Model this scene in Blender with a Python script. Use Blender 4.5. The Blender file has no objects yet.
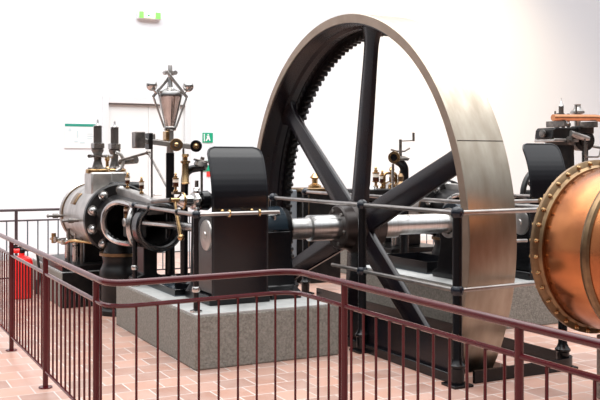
# Museum hall with a twin mill steam engine.  World X runs along the crankshaft,
# world Y along the cylinders, Z up (metres).
import bpy, math, random
from mathutils import Vector, Matrix
random.seed(4)
PI = math.pi
sc = bpy.context.scene
COL = sc.collection
V = Vector

# ---------------------------------------------------------------- materials
def mat(name, col, metal=0.0, rough=0.5, col2=None, scale=6.0, bump=0.0, bscale=60.0,
        rvar=0.0, coat=0.0, stretch=(1, 1, 1), contrast=(0.35, 0.7), emit=0.0, detail=4.0, spec=0.5):
    m = bpy.data.materials.new(name); m.use_nodes = True
    nt = m.node_tree; b = nt.nodes['Principled BSDF']
    b.inputs['Base Color'].default_value = (*col, 1)
    b.inputs['Metallic'].default_value = metal
    b.inputs['Roughness'].default_value = rough
    b.inputs['Coat Weight'].default_value = coat
    b.inputs['Specular IOR Level'].default_value = spec
    b.inputs['Coat Roughness'].default_value = 0.15
    tc = nt.nodes.new('ShaderNodeTexCoord'); mp = nt.nodes.new('ShaderNodeMapping')
    mp.inputs['Scale'].default_value = stretch
    nt.links.new(tc.outputs['Object'], mp.inputs['Vector'])
    if col2 or rvar:
        n = nt.nodes.new('ShaderNodeTexNoise'); n.inputs['Scale'].default_value = scale
        n.inputs['Detail'].default_value = detail
        nt.links.new(mp.outputs[0], n.inputs['Vector'])
        r = nt.nodes.new('ShaderNodeValToRGB')
        r.color_ramp.elements[0].position = contrast[0]; r.color_ramp.elements[1].position = contrast[1]
        r.color_ramp.elements[0].color = (*col, 1); r.color_ramp.elements[1].color = (*(col2 or col), 1)
        nt.links.new(n.outputs['Fac'], r.inputs['Fac'])
        if col2: nt.links.new(r.outputs['Color'], b.inputs['Base Color'])
        if rvar:
            mr = nt.nodes.new('ShaderNodeMapRange')
            mr.inputs['To Min'].default_value = rough - rvar; mr.inputs['To Max'].default_value = rough + rvar
            nt.links.new(n.outputs['Fac'], mr.inputs['Value']); nt.links.new(mr.outputs[0], b.inputs['Roughness'])
    if bump:
        n2 = nt.nodes.new('ShaderNodeTexNoise'); n2.inputs['Scale'].default_value = bscale
        nt.links.new(mp.outputs[0], n2.inputs['Vector'])
        bp = nt.nodes.new('ShaderNodeBump'); bp.inputs['Strength'].default_value = bump
        bp.inputs['Distance'].default_value = 0.01
        nt.links.new(n2.outputs['Fac'], bp.inputs['Height']); nt.links.new(bp.outputs[0], b.inputs['Normal'])
    if emit:
        b.inputs['Emission Color'].default_value = (*col, 1); b.inputs['Emission Strength'].default_value = emit
    return m

M = {
 'wall': mat('wall_plaster', (0.80, 0.83, 0.865), 0, 0.9, bump=0.05, bscale=200),
 'door': mat('door_paint', (0.80, 0.81, 0.80), 0, 0.6),
 'frame': mat('door_frame_paint', (0.74, 0.76, 0.77), 0, 0.5),
 'shadowgap': mat('door_shadow_tone', (0.2, 0.2, 0.2), 0, 0.7),  # grey standing in for the shadow line above the door
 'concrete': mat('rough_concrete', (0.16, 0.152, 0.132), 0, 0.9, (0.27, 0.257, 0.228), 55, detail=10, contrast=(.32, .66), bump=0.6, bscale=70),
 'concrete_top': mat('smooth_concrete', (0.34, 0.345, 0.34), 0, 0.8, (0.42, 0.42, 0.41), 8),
 'black': mat('black_gloss_paint', (0.004, 0.004, 0.005), 0, 0.22, bump=0.02, bscale=14, spec=.35),
 'hoodblack': mat('hood_gloss_paint', (0.004, 0.004, 0.006), 0, 0.16, bump=0.015, bscale=10, coat=.3, spec=.4),
 'blackmatt': mat('black_machine_paint', (0.005, 0.005, 0.006), 0, 0.32, (0.014, 0.012, 0.011), 12, spec=.3),
 'spoke': mat('dark_blue_black_paint', (0.005, 0.005, 0.009), 0, 0.27, (0.014, 0.008, 0.008), 5, spec=.3),
 'steel': mat('polished_steel', (0.62, 0.61, 0.60), 1, 0.22, (0.48, 0.46, 0.44), 9, rvar=0.06),
 'railsteel': mat('brushed_rail_steel', (0.42, 0.39, 0.37), 1, 0.33, (0.30, 0.28, 0.27), 9),
 'steelbrush': mat('turned_steel', (0.60, 0.60, 0.60), 1, 0.3, (0.5, 0.49, 0.47), 3, stretch=(20, 1, 1)),
 'rimband': mat('worn_steel_band', (0.43, 0.385, 0.32), 1, 0.34, (0.31, 0.265, 0.21), 3.0, rvar=0.04, stretch=(3, 1, 1), detail=8, bump=0.03, bscale=40),
 'rimface': mat('machined_rim_face', (0.36, 0.28, 0.22), 0.85, 0.45, (0.28, 0.21, 0.16), 5),
 'iron': mat('dull_iron', (0.10, 0.095, 0.09), 0.8, 0.36, (0.24, 0.21, 0.19), 14),
 'castgrey': mat('bare_cast_iron', (0.36, 0.345, 0.33), 0.85, 0.34, (0.56, 0.54, 0.52), 7, bump=0.08, bscale=50),
 'brass': mat('brass', (0.55, 0.37, 0.19), 1, 0.25, (0.36, 0.22, 0.10), 20),
 'bronze': mat('bronze', (0.27, 0.18, 0.10), 1, 0.36, (0.17, 0.11, 0.065), 14),
 'copper': mat('copper_sheet', (0.54, 0.205, 0.075), 1, 0.21, (0.30, 0.10, 0.045), 2.4, rvar=0.09, detail=6, bump=0.12, bscale=5),
 'copperpipe': mat('copper_pipe', (0.72, 0.33, 0.17), 1, 0.3, (0.55, 0.24, 0.12), 9),
 'glass': mat('oil_glass', (0.80, 0.72, 0.62), 0, 0.1),
 'oil': mat('dark_oil', (0.05, 0.015, 0.008), 0, 0.1),
 'knurl': mat('knurled_dashpot', (0.045, 0.035, 0.03), 0.3, 0.5, bump=0.9, bscale=160),
 'maroon': mat('maroon_gloss_paint', (0.065, 0.003, 0.006), 0, 0.17, (0.085, 0.006, 0.009), 10, spec=.45),
 'railback': mat('dark_rail_paint', (0.055, 0.035, 0.04), 0, 0.4),
 'balback': mat('grey_blue_baluster_paint', (0.09, 0.115, 0.135), 0, 0.4),
 'red': mat('red_enamel', (0.95, 0.02, 0.02), 0, 0.25, coat=0.3),
 'rubber': mat('black_rubber', (0.015, 0.015, 0.015), 0, 0.6),
 'white': mat('white_panel', (0.82, 0.82, 0.82), 0, 0.5),
 'green': mat('sign_green', (0.0, 0.36, 0.19), 0, 0.5),
 'teal': mat('poster_teal', (0.02, 0.30, 0.22), 0, 0.5),
 'pale': mat('poster_print', (0.60, 0.70, 0.72), 0, 0.5),
 'redsign': mat('sign_red', (0.75, 0.06, 0.05), 0, 0.5),
 'exitgreen': mat('lit_green', (0.25, 0.85, 0.15), 0, 0.4, emit=0.25),
 'exitwhite': mat('lit_white', (0.95, 1.0, 0.75), 0, 0.4, emit=.5),
 'pit': mat('pit_lining', (0.05, 0.05, 0.055), 0, 0.8, (0.09, 0.085, 0.08), 6),
 'bluegrey': mat('blue_grey_casing', (0.16, 0.18, 0.20), 0, 0.45),
}

def floor_mat():
    m = bpy.data.materials.new('terracotta_tiles'); m.use_nodes = True
    nt = m.node_tree; b = nt.nodes['Principled BSDF']; L = nt.links.new
    tc = nt.nodes.new('ShaderNodeTexCoord'); mp = nt.nodes.new('ShaderNodeMapping')
    L(tc.outputs['Object'], mp.inputs['Vector'])
    br = nt.nodes.new('ShaderNodeTexBrick')
    br.inputs['Scale'].default_value = 1.0
    br.inputs['Brick Width'].default_value = 0.25; br.inputs['Row Height'].default_value = 0.25
    br.offset = 0.5
    br.inputs['Mortar Size'].default_value = 0.006; br.inputs['Mortar Smooth'].default_value = 0.3
    br.inputs['Bias'].default_value = -0.1
    br.inputs['Color1'].default_value = (0.58, 0.33, 0.25, 1)
    br.inputs['Color2'].default_value = (0.33, 0.19, 0.15, 1)
    br.inputs['Mortar'].default_value = (0.66, 0.61, 0.58, 1)
    L(mp.outputs[0], br.inputs['Vector'])
    n = nt.nodes.new('ShaderNodeTexNoise'); n.inputs['Scale'].default_value = 5; n.inputs['Detail'].default_value = 6
    L(tc.outputs['Object'], n.inputs['Vector'])
    mx = nt.nodes.new('ShaderNodeMix'); mx.data_type = 'RGBA'
    mr = nt.nodes.new('ShaderNodeMapRange'); mr.inputs['From Min'].default_value = 0.35; mr.inputs['From Max'].default_value = 0.75
    mr.inputs['To Max'].default_value = 0.5
    L(n.outputs['Fac'], mr.inputs['Value']); L(mr.outputs[0], mx.inputs['Factor'])
    L(br.outputs['Color'], mx.inputs[6]); mx.inputs[7].default_value = (0.52, 0.40, 0.36, 1)
    L(mx.outputs[2], b.inputs['Base Color'])
    b.inputs['Roughness'].default_value = 0.33
    bp = nt.nodes.new('ShaderNodeBump'); bp.inputs['Strength'].default_value = 0.3; bp.inputs['Distance'].default_value = 0.004
    bp.invert = True
    L(br.outputs['Fac'], bp.inputs['Height']); L(bp.outputs[0], b.inputs['Normal'])
    return m
M['floor'] = floor_mat()
M['joint'] = mat('joint_paint', (.006, .009, .016), .1, .22)

# ---------------------------------------------------------------- mesh builder
ROOT = {}
def axes(d):
    d = d.normalized()
    a = V((0, 0, 1)) if abs(d.z) < 0.9 else V((1, 0, 0))
    x = a.cross(d).normalized(); return x, d.cross(x).normalized(), d

class MB:
    def __init__(s): s.v = []; s.f = []
    def add(s, vs, fs):
        o = len(s.v); s.v += [V(p) for p in vs]; s.f += [tuple(i + o for i in f) for f in fs]; return s
    def box(s, x0, x1, y0, y1, z0, z1):
        vs = [(x, y, z) for z in (z0, z1) for y in (y0, y1) for x in (x0, x1)]
        return s.add(vs, [(0, 2, 3, 1), (4, 5, 7, 6), (0, 1, 5, 4), (2, 6, 7, 3), (0, 4, 6, 2), (1, 3, 7, 5)])
    def obox(s, c, ax, sx, sy, sz):
        """box centred at c, local x along ax"""
        d = V(ax).normalized(); x, y, _ = axes(d); c = V(c)
        vs = [c + d * (i * sx / 2) + x * (j * sy / 2) + y * (k * sz / 2) for k in (-1, 1) for j in (-1, 1) for i in (-1, 1)]
        return s.add(vs, [(0, 2, 3, 1), (4, 5, 7, 6), (0, 1, 5, 4), (2, 6, 7, 3), (0, 4, 6, 2), (1, 3, 7, 5)])
    def lathe(s, o, ax, prof, seg=32, closed=False, cap=True):
        """prof: list of (radius, height along axis)"""
        o = V(o); x, y, d = axes(V(ax)); vs = []; fs = []; n = len(prof)
        for r, h in prof:
            for i in range(seg):
                a = 2 * PI * i / seg
                vs.append(o + d * h + (x * math.cos(a) + y * math.sin(a)) * r)
        m = n if closed else n - 1
        for j in range(m):
            k = (j + 1) % n
            for i in range(seg):
                i2 = (i + 1) % seg
                fs.append((j * seg + i, j * seg + i2, k * seg + i2, k * seg + i))
        if cap and not closed:
            if prof[0][0] > 1e-5: fs.append(tuple(reversed(range(seg))))
            if prof[-1][0] > 1e-5: fs.append(tuple((n - 1) * seg + i for i in range(seg)))
        return s.add(vs, fs)
    def cyl(s, a, b, r, r2=None, seg=16):
        a = V(a); b = V(b); L = (b - a).length
        return s.lathe(a, b - a, [(r, 0), (r if r2 is None else r2, L)], seg)
    def sph(s, c, r, seg=16, rings=9, sz=1.0):
        return s.lathe(c, (0, 0, 1), [(max(r * math.sin(PI * i / rings), 1e-6), -r * sz * math.cos(PI * i / rings)) for i in range(rings + 1)], seg, cap=False)
    def ring(s, c, ax, R, r, seg=32, rs=8):
        return s.lathe(c, ax, [(R + r * math.cos(2 * PI * i / rs), r * math.sin(2 * PI * i / rs)) for i in range(rs)], seg, closed=True)
    def tube(s, pts, r, seg=10, closed=False, radii=None):
        pts = [V(p) for p in pts]; n = len(pts); vs = []; fs = []; prev = None
        for i, p in enumerate(pts):
            if closed: t = pts[(i + 1) % n] - pts[i - 1]
            else: t = pts[min(i + 1, n - 1)] - pts[max(i - 1, 0)]
            t.normalize()
            if prev is None: x, y, _ = axes(t)
            else:
                x = (prev - t * prev.dot(t)).normalized(); y = t.cross(x)
            prev = x
            rr = radii[i] if radii else r
            for k in range(seg):
                a = 2 * PI * k / seg; vs.append(p + (x * math.cos(a) + y * math.sin(a)) * rr)
        for i in range(n if closed else n - 1):
            j = (i + 1) % n
            for k in range(seg):
                k2 = (k + 1) % seg
                fs.append((i * seg + k, i * seg + k2, j * seg + k2, j * seg + k))
        if not closed:
            fs.append(tuple(reversed(range(seg)))); fs.append(tuple((n - 1) * seg + k for k in range(seg)))
        return s.add(vs, fs)
    def prism(s, poly, d, o=(0, 0, 0), ex=(1, 0, 0), ey=(0, 1, 0)):
        """extrude 2-D polygon (in plane ex, ey at o) by vector d"""
        o = V(o); ex = V(ex); ey = V(ey); d = V(d); n = len(poly)
        vs = [o + ex * a + ey * b for a, b in poly]; vs += [p + d for p in vs]
        fs = [tuple(reversed(range(n))), tuple(range(n, 2 * n))]
        fs += [(i, (i + 1) % n, (i + 1) % n + n, i + n) for i in range(n)]
        return s.add(vs, fs)
    def hexbolt(s, c, ax, r, h):
        return s.lathe(c, ax, [(r, 0), (r, h * .8), (r * .8, h)], 6)
    def build(s, name, m, parent=None, bevel=0.0, angle=35, seg=2):
        lo = V((min(p.x for p in s.v), min(p.y for p in s.v), min(p.z for p in s.v)))
        hi = V((max(p.x for p in s.v), max(p.y for p in s.v), max(p.z for p in s.v)))
        o = V(((lo.x + hi.x) / 2, (lo.y + hi.y) / 2, lo.z))
        me = bpy.data.meshes.new(name); me.from_pydata([p - o for p in s.v], [], s.f); me.update()
        import bmesh
        bm = bmesh.new(); bm.from_mesh(me); bmesh.ops.recalc_face_normals(bm, faces=bm.faces); bm.to_mesh(me); bm.free()
        me.polygons.foreach_set('use_smooth', [True] * len(me.polygons))
        me.set_sharp_from_angle(angle=math.radians(angle))
        me.materials.append(m if not isinstance(m, str) else M[m])
        ob = bpy.data.objects.new(name, me); COL.objects.link(ob)
        if parent is not None: ob.parent = parent; ob.location = o - ROOT[parent.name]
        else: ob.location = o
        ROOT[ob.name] = o
        if bevel:
            b = ob.modifiers.new('bevel', 'BEVEL'); b.width = bevel; b.segments = seg; b.limit_method = 'ANGLE'; b.angle_limit = math.radians(40)
        return ob

def thing(name, loc, label, cat, group=None):
    o = bpy.data.objects.new(name, None); COL.objects.link(o); o.location = loc; o.empty_display_size = 0.1
    ROOT[o.name] = V(loc); o['label'] = label; o['category'] = cat
    if group: o['group'] = group
    return o
def tag(o, label, cat, group=None):
    o['label'] = label; o['category'] = cat
    if group: o['group'] = group
    return o
def structure(o): o['kind'] = 'structure'; return o

def fillet(pts, r, n=7):
    pts = [V(p) for p in pts]; out = [pts[0]]
    for i in range(1, len(pts) - 1):
        a = (pts[i - 1] - pts[i]); b = (pts[i + 1] - pts[i]); rr = min(r, a.length * .45, b.length * .45)
        p0 = pts[i] + a.normalized() * rr; p1 = pts[i] + b.normalized() * rr
        for k in range(n + 1):
            t = k / n
            out.append(p0 * (1 - t) ** 2 + pts[i] * 2 * t * (1 - t) + p1 * t * t)
    out.append(pts[-1]); return out
def arc(cx, cy, r, a0, a1, n):
    return [(cx + r * math.cos(a0 + (a1 - a0) * i / n), cy + r * math.sin(a0 + (a1 - a0) * i / n)) for i in range(n + 1)]

# ---------------------------------------------------------------- the hall
PX0, PX1, PY0, PY1 = 4.18, 4.82, 5.66, 9.40       # slot in the floor for the wheel
WALL = 15.6
fl = MB()
X0, X1, Y0, Y1 = -9, 24, -4, WALL
for (a, b, c, d) in ((X0, PX0, Y0, Y1), (PX1, X1, Y0, Y1), (PX0, PX1, Y0, PY0), (PX0, PX1, PY1, Y1)):
    fl.box(a, b, c, d, -0.12, 0)
o = structure(fl.build('floor', 'floor'))
p = MB()
zb = -1.25
p.box(PX0 - .1, PX0, PY0 - .1, PY1 + .1, zb, -0.12); p.box(PX1, PX1 + .1, PY0 - .1, PY1 + .1, zb, -0.12)
p.box(PX0, PX1, PY0 - .1, PY0, zb, -0.12); p.box(PX0, PX1, PY1, PY1 + .1, zb, -0.12)
p.box(PX0 - .1, PX1 + .1, PY0 - .1, PY1 + .1, zb - .1, zb)
o = structure(p.build('trim_1', 'pit'))
D0, D1, DH = 4.16, 5.70, 2.74
w = MB()
w.box(X0, D0, WALL, WALL + .3, 0, 9); w.box(D1, X1, WALL, WALL + .3, 0, 9); w.box(D0, D1, WALL, WALL + .3, DH, 9)
structure(w.build('wall_back', 'wall'))
d = thing('door_1', (4.965, WALL, 0), '', ''); del d['label']; del d['category']; d['kind'] = 'structure'
b = MB(); b.box(D0 + .06, 4.96, WALL + .05, WALL + .1, .01, DH - .06); b.build('door_leaf', 'door', d, .004)
b = MB(); b.box(4.965, D1 - .06, WALL + .05, WALL + .1, .01, DH - .06); b.build('door_leaf', 'door', d, .004)
b = MB(); b.box(D0 - .05, D0 + .06, WALL - .03, WALL + .2, 0, DH + .06); b.box(D1 - .06, D1 + .05, WALL - .03, WALL + .2, 0, DH + .06)
b.box(D0 + .06, D1 - .06, WALL - .03, WALL + .2, DH - .06, DH + .06); b.build('door_frame', 'frame', d, .006)
b = MB(); b.box(D0 + .06, D1 - .06, WALL + .0, WALL + .05, DH - .085, DH - .06); b.build('door_shadow_strip', 'shadowgap', d)  # dark strip added as the painted shadow line under the frame head
b = MB(); b.cyl((5.05, WALL + .05, 1.05), (5.05, WALL - .03, 1.05), .012); b.cyl((5.05, WALL - .03, 1.05), (5.18, WALL - .03, 1.05), .012); b.build('door_handle', 'steel', d)
b = MB(); b.box(X0, D0 - .05, WALL - .015, WALL, 0, .1); b.box(D1 + .05, X1, WALL - .015, WALL, 0, .1)
structure(b.build('baseboard_back', 'frame'))

# signs on the wall
e = thing('exit_sign', (5.0, WALL - .05, 4.14), 'small lit green and white emergency exit box light high on the wall', 'exit sign')
MB().box(4.73, 5.16, WALL - .10, WALL, 4.19, 4.33).build('housing', 'white', e, .01)
MB().box(4.75, 4.83, WALL - .112, WALL - .10, 4.205, 4.315).build('green_field', 'exitgreen', e)
MB().box(4.83, 5.04, WALL - .112, WALL - .10, 4.205, 4.315).build('lit_panel', 'exitwhite', e)
g = MB().box(5.04, 5.14, WALL - .112, WALL - .10, 4.205, 4.315); g.build('green_field', 'exitgreen', e)
MB().prism([(0, -.02), (0, .02), (.05, 0)], (0, .004, 0), (4.90, WALL - .118, 4.25), (1, 0, 0), (0, 0, 1)).build('arrow', 'green', e)
po = thing('wall_poster', (3.75, WALL - .01, 1.9), 'white information board with a thin green heading strip, left of the door', 'poster')
MB().box(3.45, 4.03, WALL - .02, WALL, 1.88, 2.32).build('board', 'white', po)
MB().box(3.46, 4.01, WALL - .024, WALL - .02, 2.255, 2.30).build('heading_strip', 'teal', po)
for i, (x, z, ww, hh) in enumerate([(3.52, 2.17, .05, .05), (3.66, 2.06, .03, .12), (3.62, 1.98, .06, .03), (3.72, 1.96, .08, .03), (3.84, 2.12, .10, .015), (3.84, 2.08, .12, .015), (3.84, 2.04, .09, .015)]):
    MB().box(x, x + ww, WALL - .023, WALL - .02, z, z + hh).build('printed_figure', 'pale', po)
s1 = thing('safety_sign', (6.09, WALL - .01, 2.0), 'square green escape sign with a white running figure, right of the door', 'sign')
MB().box(5.98, 6.18, WALL - .015, WALL, 2.0, 2.18).build('plate', 'green', s1)
b = MB(); b.lathe((6.085, WALL - .021, 2.145), (0, 1, 0), [(.014, 0), (.014, .006)], 12)
b.prism([(-.03, .04), (.02, .045), (.03, -.0), (.045, -.05), (.02, -.05), (.005, -.01), (-.03, -.06), (-.05, -.05), (-.02, .0)], (0, .006, 0), (6.085, WALL - .021, 2.085), (1, 0, 0), (0, 0, 1))
b.box(6.0, 6.02, WALL - .021, WALL - .015, 2.02, 2.16); b.build('running_figure', 'white', s1)
s2 = thing('first_aid_sign', (6.03, WALL - .01, 1.38), 'green sign with a white symbol above a small red square, below the other green sign', 'sign')
MB().box(5.98, 6.14, WALL - .015, WALL, 1.47, 1.67).build('plate', 'green', s2)
MB().box(6.06, 6.14, WALL - .015, WALL, 1.37, 1.465).build('red_plate', 'redsign', s2)
b = MB(); b.lathe((6.09, WALL - .021, 1.61), (0, 1, 0), [(.028, 0), (.028, .006)], 14); b.box(6.02, 6.06, WALL - .021, WALL - .015, 1.52, 1.54)
b.build('symbol', 'white', s2)

# ---------------------------------------------------------------- flywheel
WN, WU, WZ, WR = 4.26, 7.52, 1.02, 2.03
WW = 0.467
fw = thing('flywheel', (WN + WW / 2, WU, -1.0), 'huge spoked flywheel with a bare steel rim and black spokes, sunk in a floor pit', 'flywheel')
A = (1, 0, 0)
rim = MB().lathe((WN, WU, WZ), A, [(WR, .006), (WR, WW - .006), (WR - .006, WW), (1.945, WW), (1.945, 0.0), (WR - .006, 0.0)], 180, closed=True)
ob = rim.build('rim', 'rimband', fw)
ob.data.materials.append(M['rimface'])
for f in ob.data.polygons:
    if abs(f.normal.x) > .9: f.material_index = 1
MB().lathe((WN, WU, WZ), A, [(1.9445, .012), (1.9445, WW - .012), (1.93, WW - .02), (1.93, .30), (1.905, .27), (1.905, .20), (1.93, .17), (1.93, .02)], 160, closed=True).build('inner_rim', 'spoke', fw)
b = MB(); nT = 140; prof = []
for i in range(nT):
    for fr, rr in ((0, 1.885), (.2, 1.845), (.5, 1.845), (.7, 1.885)):
        a = 2 * PI * (i + fr) / nT; prof.append((rr, a))
n = len(prof); vs = []; fs = []
for x in (WN + .36, WN + .44):
    for rr, a in prof: vs.append((x, WU + rr * math.cos(a), WZ + rr * math.sin(a)))
for x in (WN + .36, WN + .44):
    for rr, a in prof: vs.append((x, WU + 1.932 * math.cos(a), WZ + 1.932 * math.sin(a)))
for i in range(n):
    j = (i + 1) % n
    fs += [(i, j, n + j, n + i), (i, 2 * n + i, 2 * n + j, j), (n + i, n + j, 3 * n + j, 3 * n + i), (2 * n + i, 3 * n + i, 3 * n + j, 2 * n + j)]
b.add(vs, fs).build('barring_gear', 'blackmatt', fw, angle=20)
for k in range(6):
    th = math.radians(38 + 60 * k)
    rd = V((0, math.cos(th), math.sin(th))); tg = V((0, -math.sin(th), math.cos(th)))
    st = [(.17, .29, .13), (.32, .275, .115), (.9, .255, .10), (1.6, .225, .09), (1.74, .225, .09), (1.82, .25, .10), (1.88, .31, .12), (1.93, .42, .15)]
    vs = []; fs = []; cs = [(-.5, -.24), (-.12, -.5), (.02, -.5), (.5, -.24), (.5, .24), (.12, .5), (-.12, .5), (-.5, .24)]
    for r, wv, dv in st:
        for a_, b_ in cs: vs.append(V((WN + .233, WU, WZ)) + rd * r + tg * (a_ * wv * .92) + V((1, 0, 0)) * (b_ * dv))
    for i in range(len(st) - 1):
        for q in range(8): fs.append((i * 8 + q, i * 8 + (q + 1) % 8, (i + 1) * 8 + (q + 1) % 8, (i + 1) * 8 + q))
    fs.append(tuple(reversed(range(8)))); fs.append(tuple(range((len(st) - 1) * 8, len(st) * 8)))
    MB().add(vs, fs).build('spoke', 'spoke', fw, bevel=.012, angle=50)
for a_ in (math.radians(157), math.radians(337)):
    MB().obox((WN + WW / 2, WU + (WR + .0005) * math.cos(a_), WZ + (WR + .0005) * math.sin(a_)), (1, 0, 0), WW - .02, .006, .006).build('rim_joint', 'iron', fw)
MB().lathe((WN - .07, WU, WZ), A, [(.12, .06), (.195, .06), (.21, .075), (.215, .18), (.25, .22), (.25, .38), (.205, .42), (.195, .52), (.12, .52)], 48).build('hub', mat('hub_paint', (0.03, 0.022, 0.02), .3, .35), fw)
for i in range(6):
    a = 2 * PI * i / 6 + .2; MB().hexbolt((WN - .01, WU + .165 * math.cos(a), WZ + .165 * math.sin(a)), (-1, 0, 0), .018, .02).build('hub_bolt', 'iron', fw)
MB().lathe((3.30, WU, WZ), A, [(.10, 0), (.10, .36), (.108, .37), (.108, .41), (.10, .42), (.10, .64), (.123, .65), (.123, 1.62), (.10, 1.63), (.10, 2.55)], 48).build('crankshaft', 'steelbrush', fw)

# ---------------------------------------------------------------- main bearings
def bearing(n0, n1, label, k=1.0, cm='black'):
    c = (n0 + n1) / 2
    t = thing('main_bearing', (c, WU, .44), label, 'bearing', 'main bearings of the crankshaft')
    # closed body: lower saddle
    body = [(-.42 * k, .44), (-.42 * k, .50), (-.30 * k, .54), (-.215 * k, .80), (-.21, WZ)] + [(a, b_) for a, b_ in arc(0, WZ, .112, PI, 2 * PI, 16)] + [(.21, WZ), (.215 * k, .80), (.30 * k, .54), (.42 * k, .50), (.42 * k, .44)]
    MB().prism(body, (n1 - n0, 0, 0), (n0, WU, 0), (0, 1, 0), (0, 0, 1)).build('pedestal', 'black', t, .01)
    cap = [(-.21, WZ + .005)] + [(a, b_) for a, b_ in arc(0, WZ + .005, .21, PI, 0, 20)][1:] + [(a, b_) for a, b_ in arc(0, WZ + .005, .112, 0, PI, 16)]
    MB().prism(cap, (n1 - n0 - .04, 0, 0), (n0 + .02, WU, 0), (0, 1, 0), (0, 0, 1)).build('bearing_cap', mat('blue_black_cap', (.01, .02, .03), .2, .22), t, .012)
    MB().lathe((n0, WU, WZ), A, [(.112, .0), (.155, .0), (.155, -.02), (.112, -.02)], 36, closed=True).build('collar', cm, t)
    MB().lathe((n1, WU, WZ), A, [(.112, -.02), (.205, -.02), (.205, .02), (.175, .045), (.125, .055), (.112, .055)], 36, closed=True).build('collar', 'black', t)
    for u in (-.17, .17):
        b = MB(); b.cyl((c, WU + u, WZ - .02), (c, WU + u, WZ + .17), .018); b.hexbolt((c, WU + u, WZ + .14), (0, 0, 1), .032, .04)
        b.build('cap_bolt', 'steel', t)
    b = MB(); b.cyl((c, WU, WZ + .2), (c, WU, WZ + .26), .02); b.sph((c, WU, WZ + .275), .025); b.build('oiler', 'brass', t)
    return t
bearing(3.36, 3.66, 'black main bearing pedestal with rounded cap, left end of the crankshaft')
bearing(5.58, 5.88, 'black main bearing behind the flywheel, right end of the crankshaft', .72, 'castgrey')

# ---------------------------------------------------------------- crank guards
def guard(n0, n1, label, front=7.03, rise=0.0):
    t = thing('crank_guard', ((n0 + n1) / 2, 7.4, .5), label, 'crank guard', 'black crank guards')
    # bent sheet: profile in (u, z)
    prof = [(0, .50), (0, .9), (0, 1.30 + rise)]
    for i in range(1, 11):
        a = math.radians(36) * i / 10; prof.append((.78 * (1 - math.cos(a)), 1.30 + rise + .80 * math.sin(a)))
    W_ = n1 - n0; rc = .07
    def sheet(off, th, inset=0.0):
        vs = []; fs = []
        zs = [z for _, z in prof]; top = prof[-1][1]
        rows = []
        # width shrinks in the last rows for the rounded corners
        P = []
        for i in range(len(prof) - 1):
            for k in range(4):
                t_ = k / 4; P.append((prof[i][0] + (prof[i + 1][0] - prof[i][0]) * t_, prof[i][1] + (prof[i + 1][1] - prof[i][1]) * t_))
        P.append(prof[-1])
        for u, z in P:
            d_ = max(0, z - (top - rc)); ins = rc - math.sqrt(max(rc * rc - d_ * d_, 0))
            rows.append((u, z, n0 + ins + inset, n1 - ins - inset))
        for lay in (0, th):
            for u, z, a, b_ in rows:
                for q in range(7): vs.append((a + (b_ - a) * q / 6, front + u + off + lay, z))
        R_ = len(rows)
        for l in (0, 1):
            for i in range(R_ - 1):
                for q in range(6):
                    k = l * R_ * 7 + i * 7 + q; fs.append((k, k + 1, k + 8, k + 7))
        for i in range(R_ - 1):
            for q in (0, 6):
                k = i * 7 + q; fs.append((k, k + 7, k + 7 + R_ * 7, k + R_ * 7))
        for q in range(6):
            for i in (0, R_ - 1):
                k = i * 7 + q; fs.append((k, k + 1, k + 1 + R_ * 7, k + R_ * 7))
        return vs, fs, rows
    vs, fs, rows = sheet(0, .012)
    MB().add(vs, fs).build('hood', 'hoodblack', t)
    left = [(a, front + u + .006, z) for u, z, a, b_ in rows]; right = [(b_, front + u + .006, z) for u, z, a, b_ in rows]
    MB().tube(left + list(reversed(right)), .011, 8).build('hood_edge', mat('edge_paint', (.008, .009, .012), .1, .2, spec=.6), t)
    # closed lower crank case
    side = [(.02, .52), (.02, 1.16), (.10, 1.22), (.30, 1.19), (.46, 1.06), (.54, .86), (.50, .66), (.40, .52)]
    cw = .014
    MB().prism(side, (W_ - .02, 0, 0), (n0 + .01, front, 0), (0, 1, 0), (0, 0, 1)).build('crank_case', 'black', t, .015)
    MB().box(n0 - .03, n1 + .03, front + .0, front + .62, .44, .52).build('base_frame', 'black', t, .012)
    MB().lathe((n0 + .01, front + .17, 1.02), (-1, 0, 0), [(.0001, .03), (.03, .03), (.035, .02), (.115, .018), (.128, .014), (.132, 0)], 40).build('bearing_cover', 'castgrey', t)
    return t
guard(2.79, 3.29, 'tall black curved crank guard with rounded top on the front concrete plinth')
guard(6.28, 6.76, 'black curved crank guard on the far side, right of the flywheel', 7.08, .06)

# ---------------------------------------------------------------- plinths
def plinth(n0, n1, u0, u1, h, label, hole=None):
    t = thing('concrete_plinth', ((n0 + n1) / 2, (u0 + u1) / 2, 0), label, 'plinth', 'concrete machine plinths')
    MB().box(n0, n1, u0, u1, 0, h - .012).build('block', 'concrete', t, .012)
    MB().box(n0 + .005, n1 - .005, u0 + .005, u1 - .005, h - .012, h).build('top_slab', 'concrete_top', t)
    return t
plinth(2.50, 3.80, 6.68, 8.95, .44, 'long grey concrete plinth under the front crank guard and bearing')
pl = plinth(2.23, 3.25, 10.22, 11.95, .40, 'concrete block with black front plate under the large steam cylinder at far left')
MB().box(2.24, 3.25, 10.20, 10.22, .0, .395).build('front_plate', 'blackmatt', pl)
plinth(5.36, 7.20, 6.95, 9.0, .44, 'grey concrete plinth behind the flywheel and copper vessel')
plinth(6.62, 7.7, 10.2, 12.0, .40, 'distant concrete block under the second engine cylinder, behind the spokes')

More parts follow.
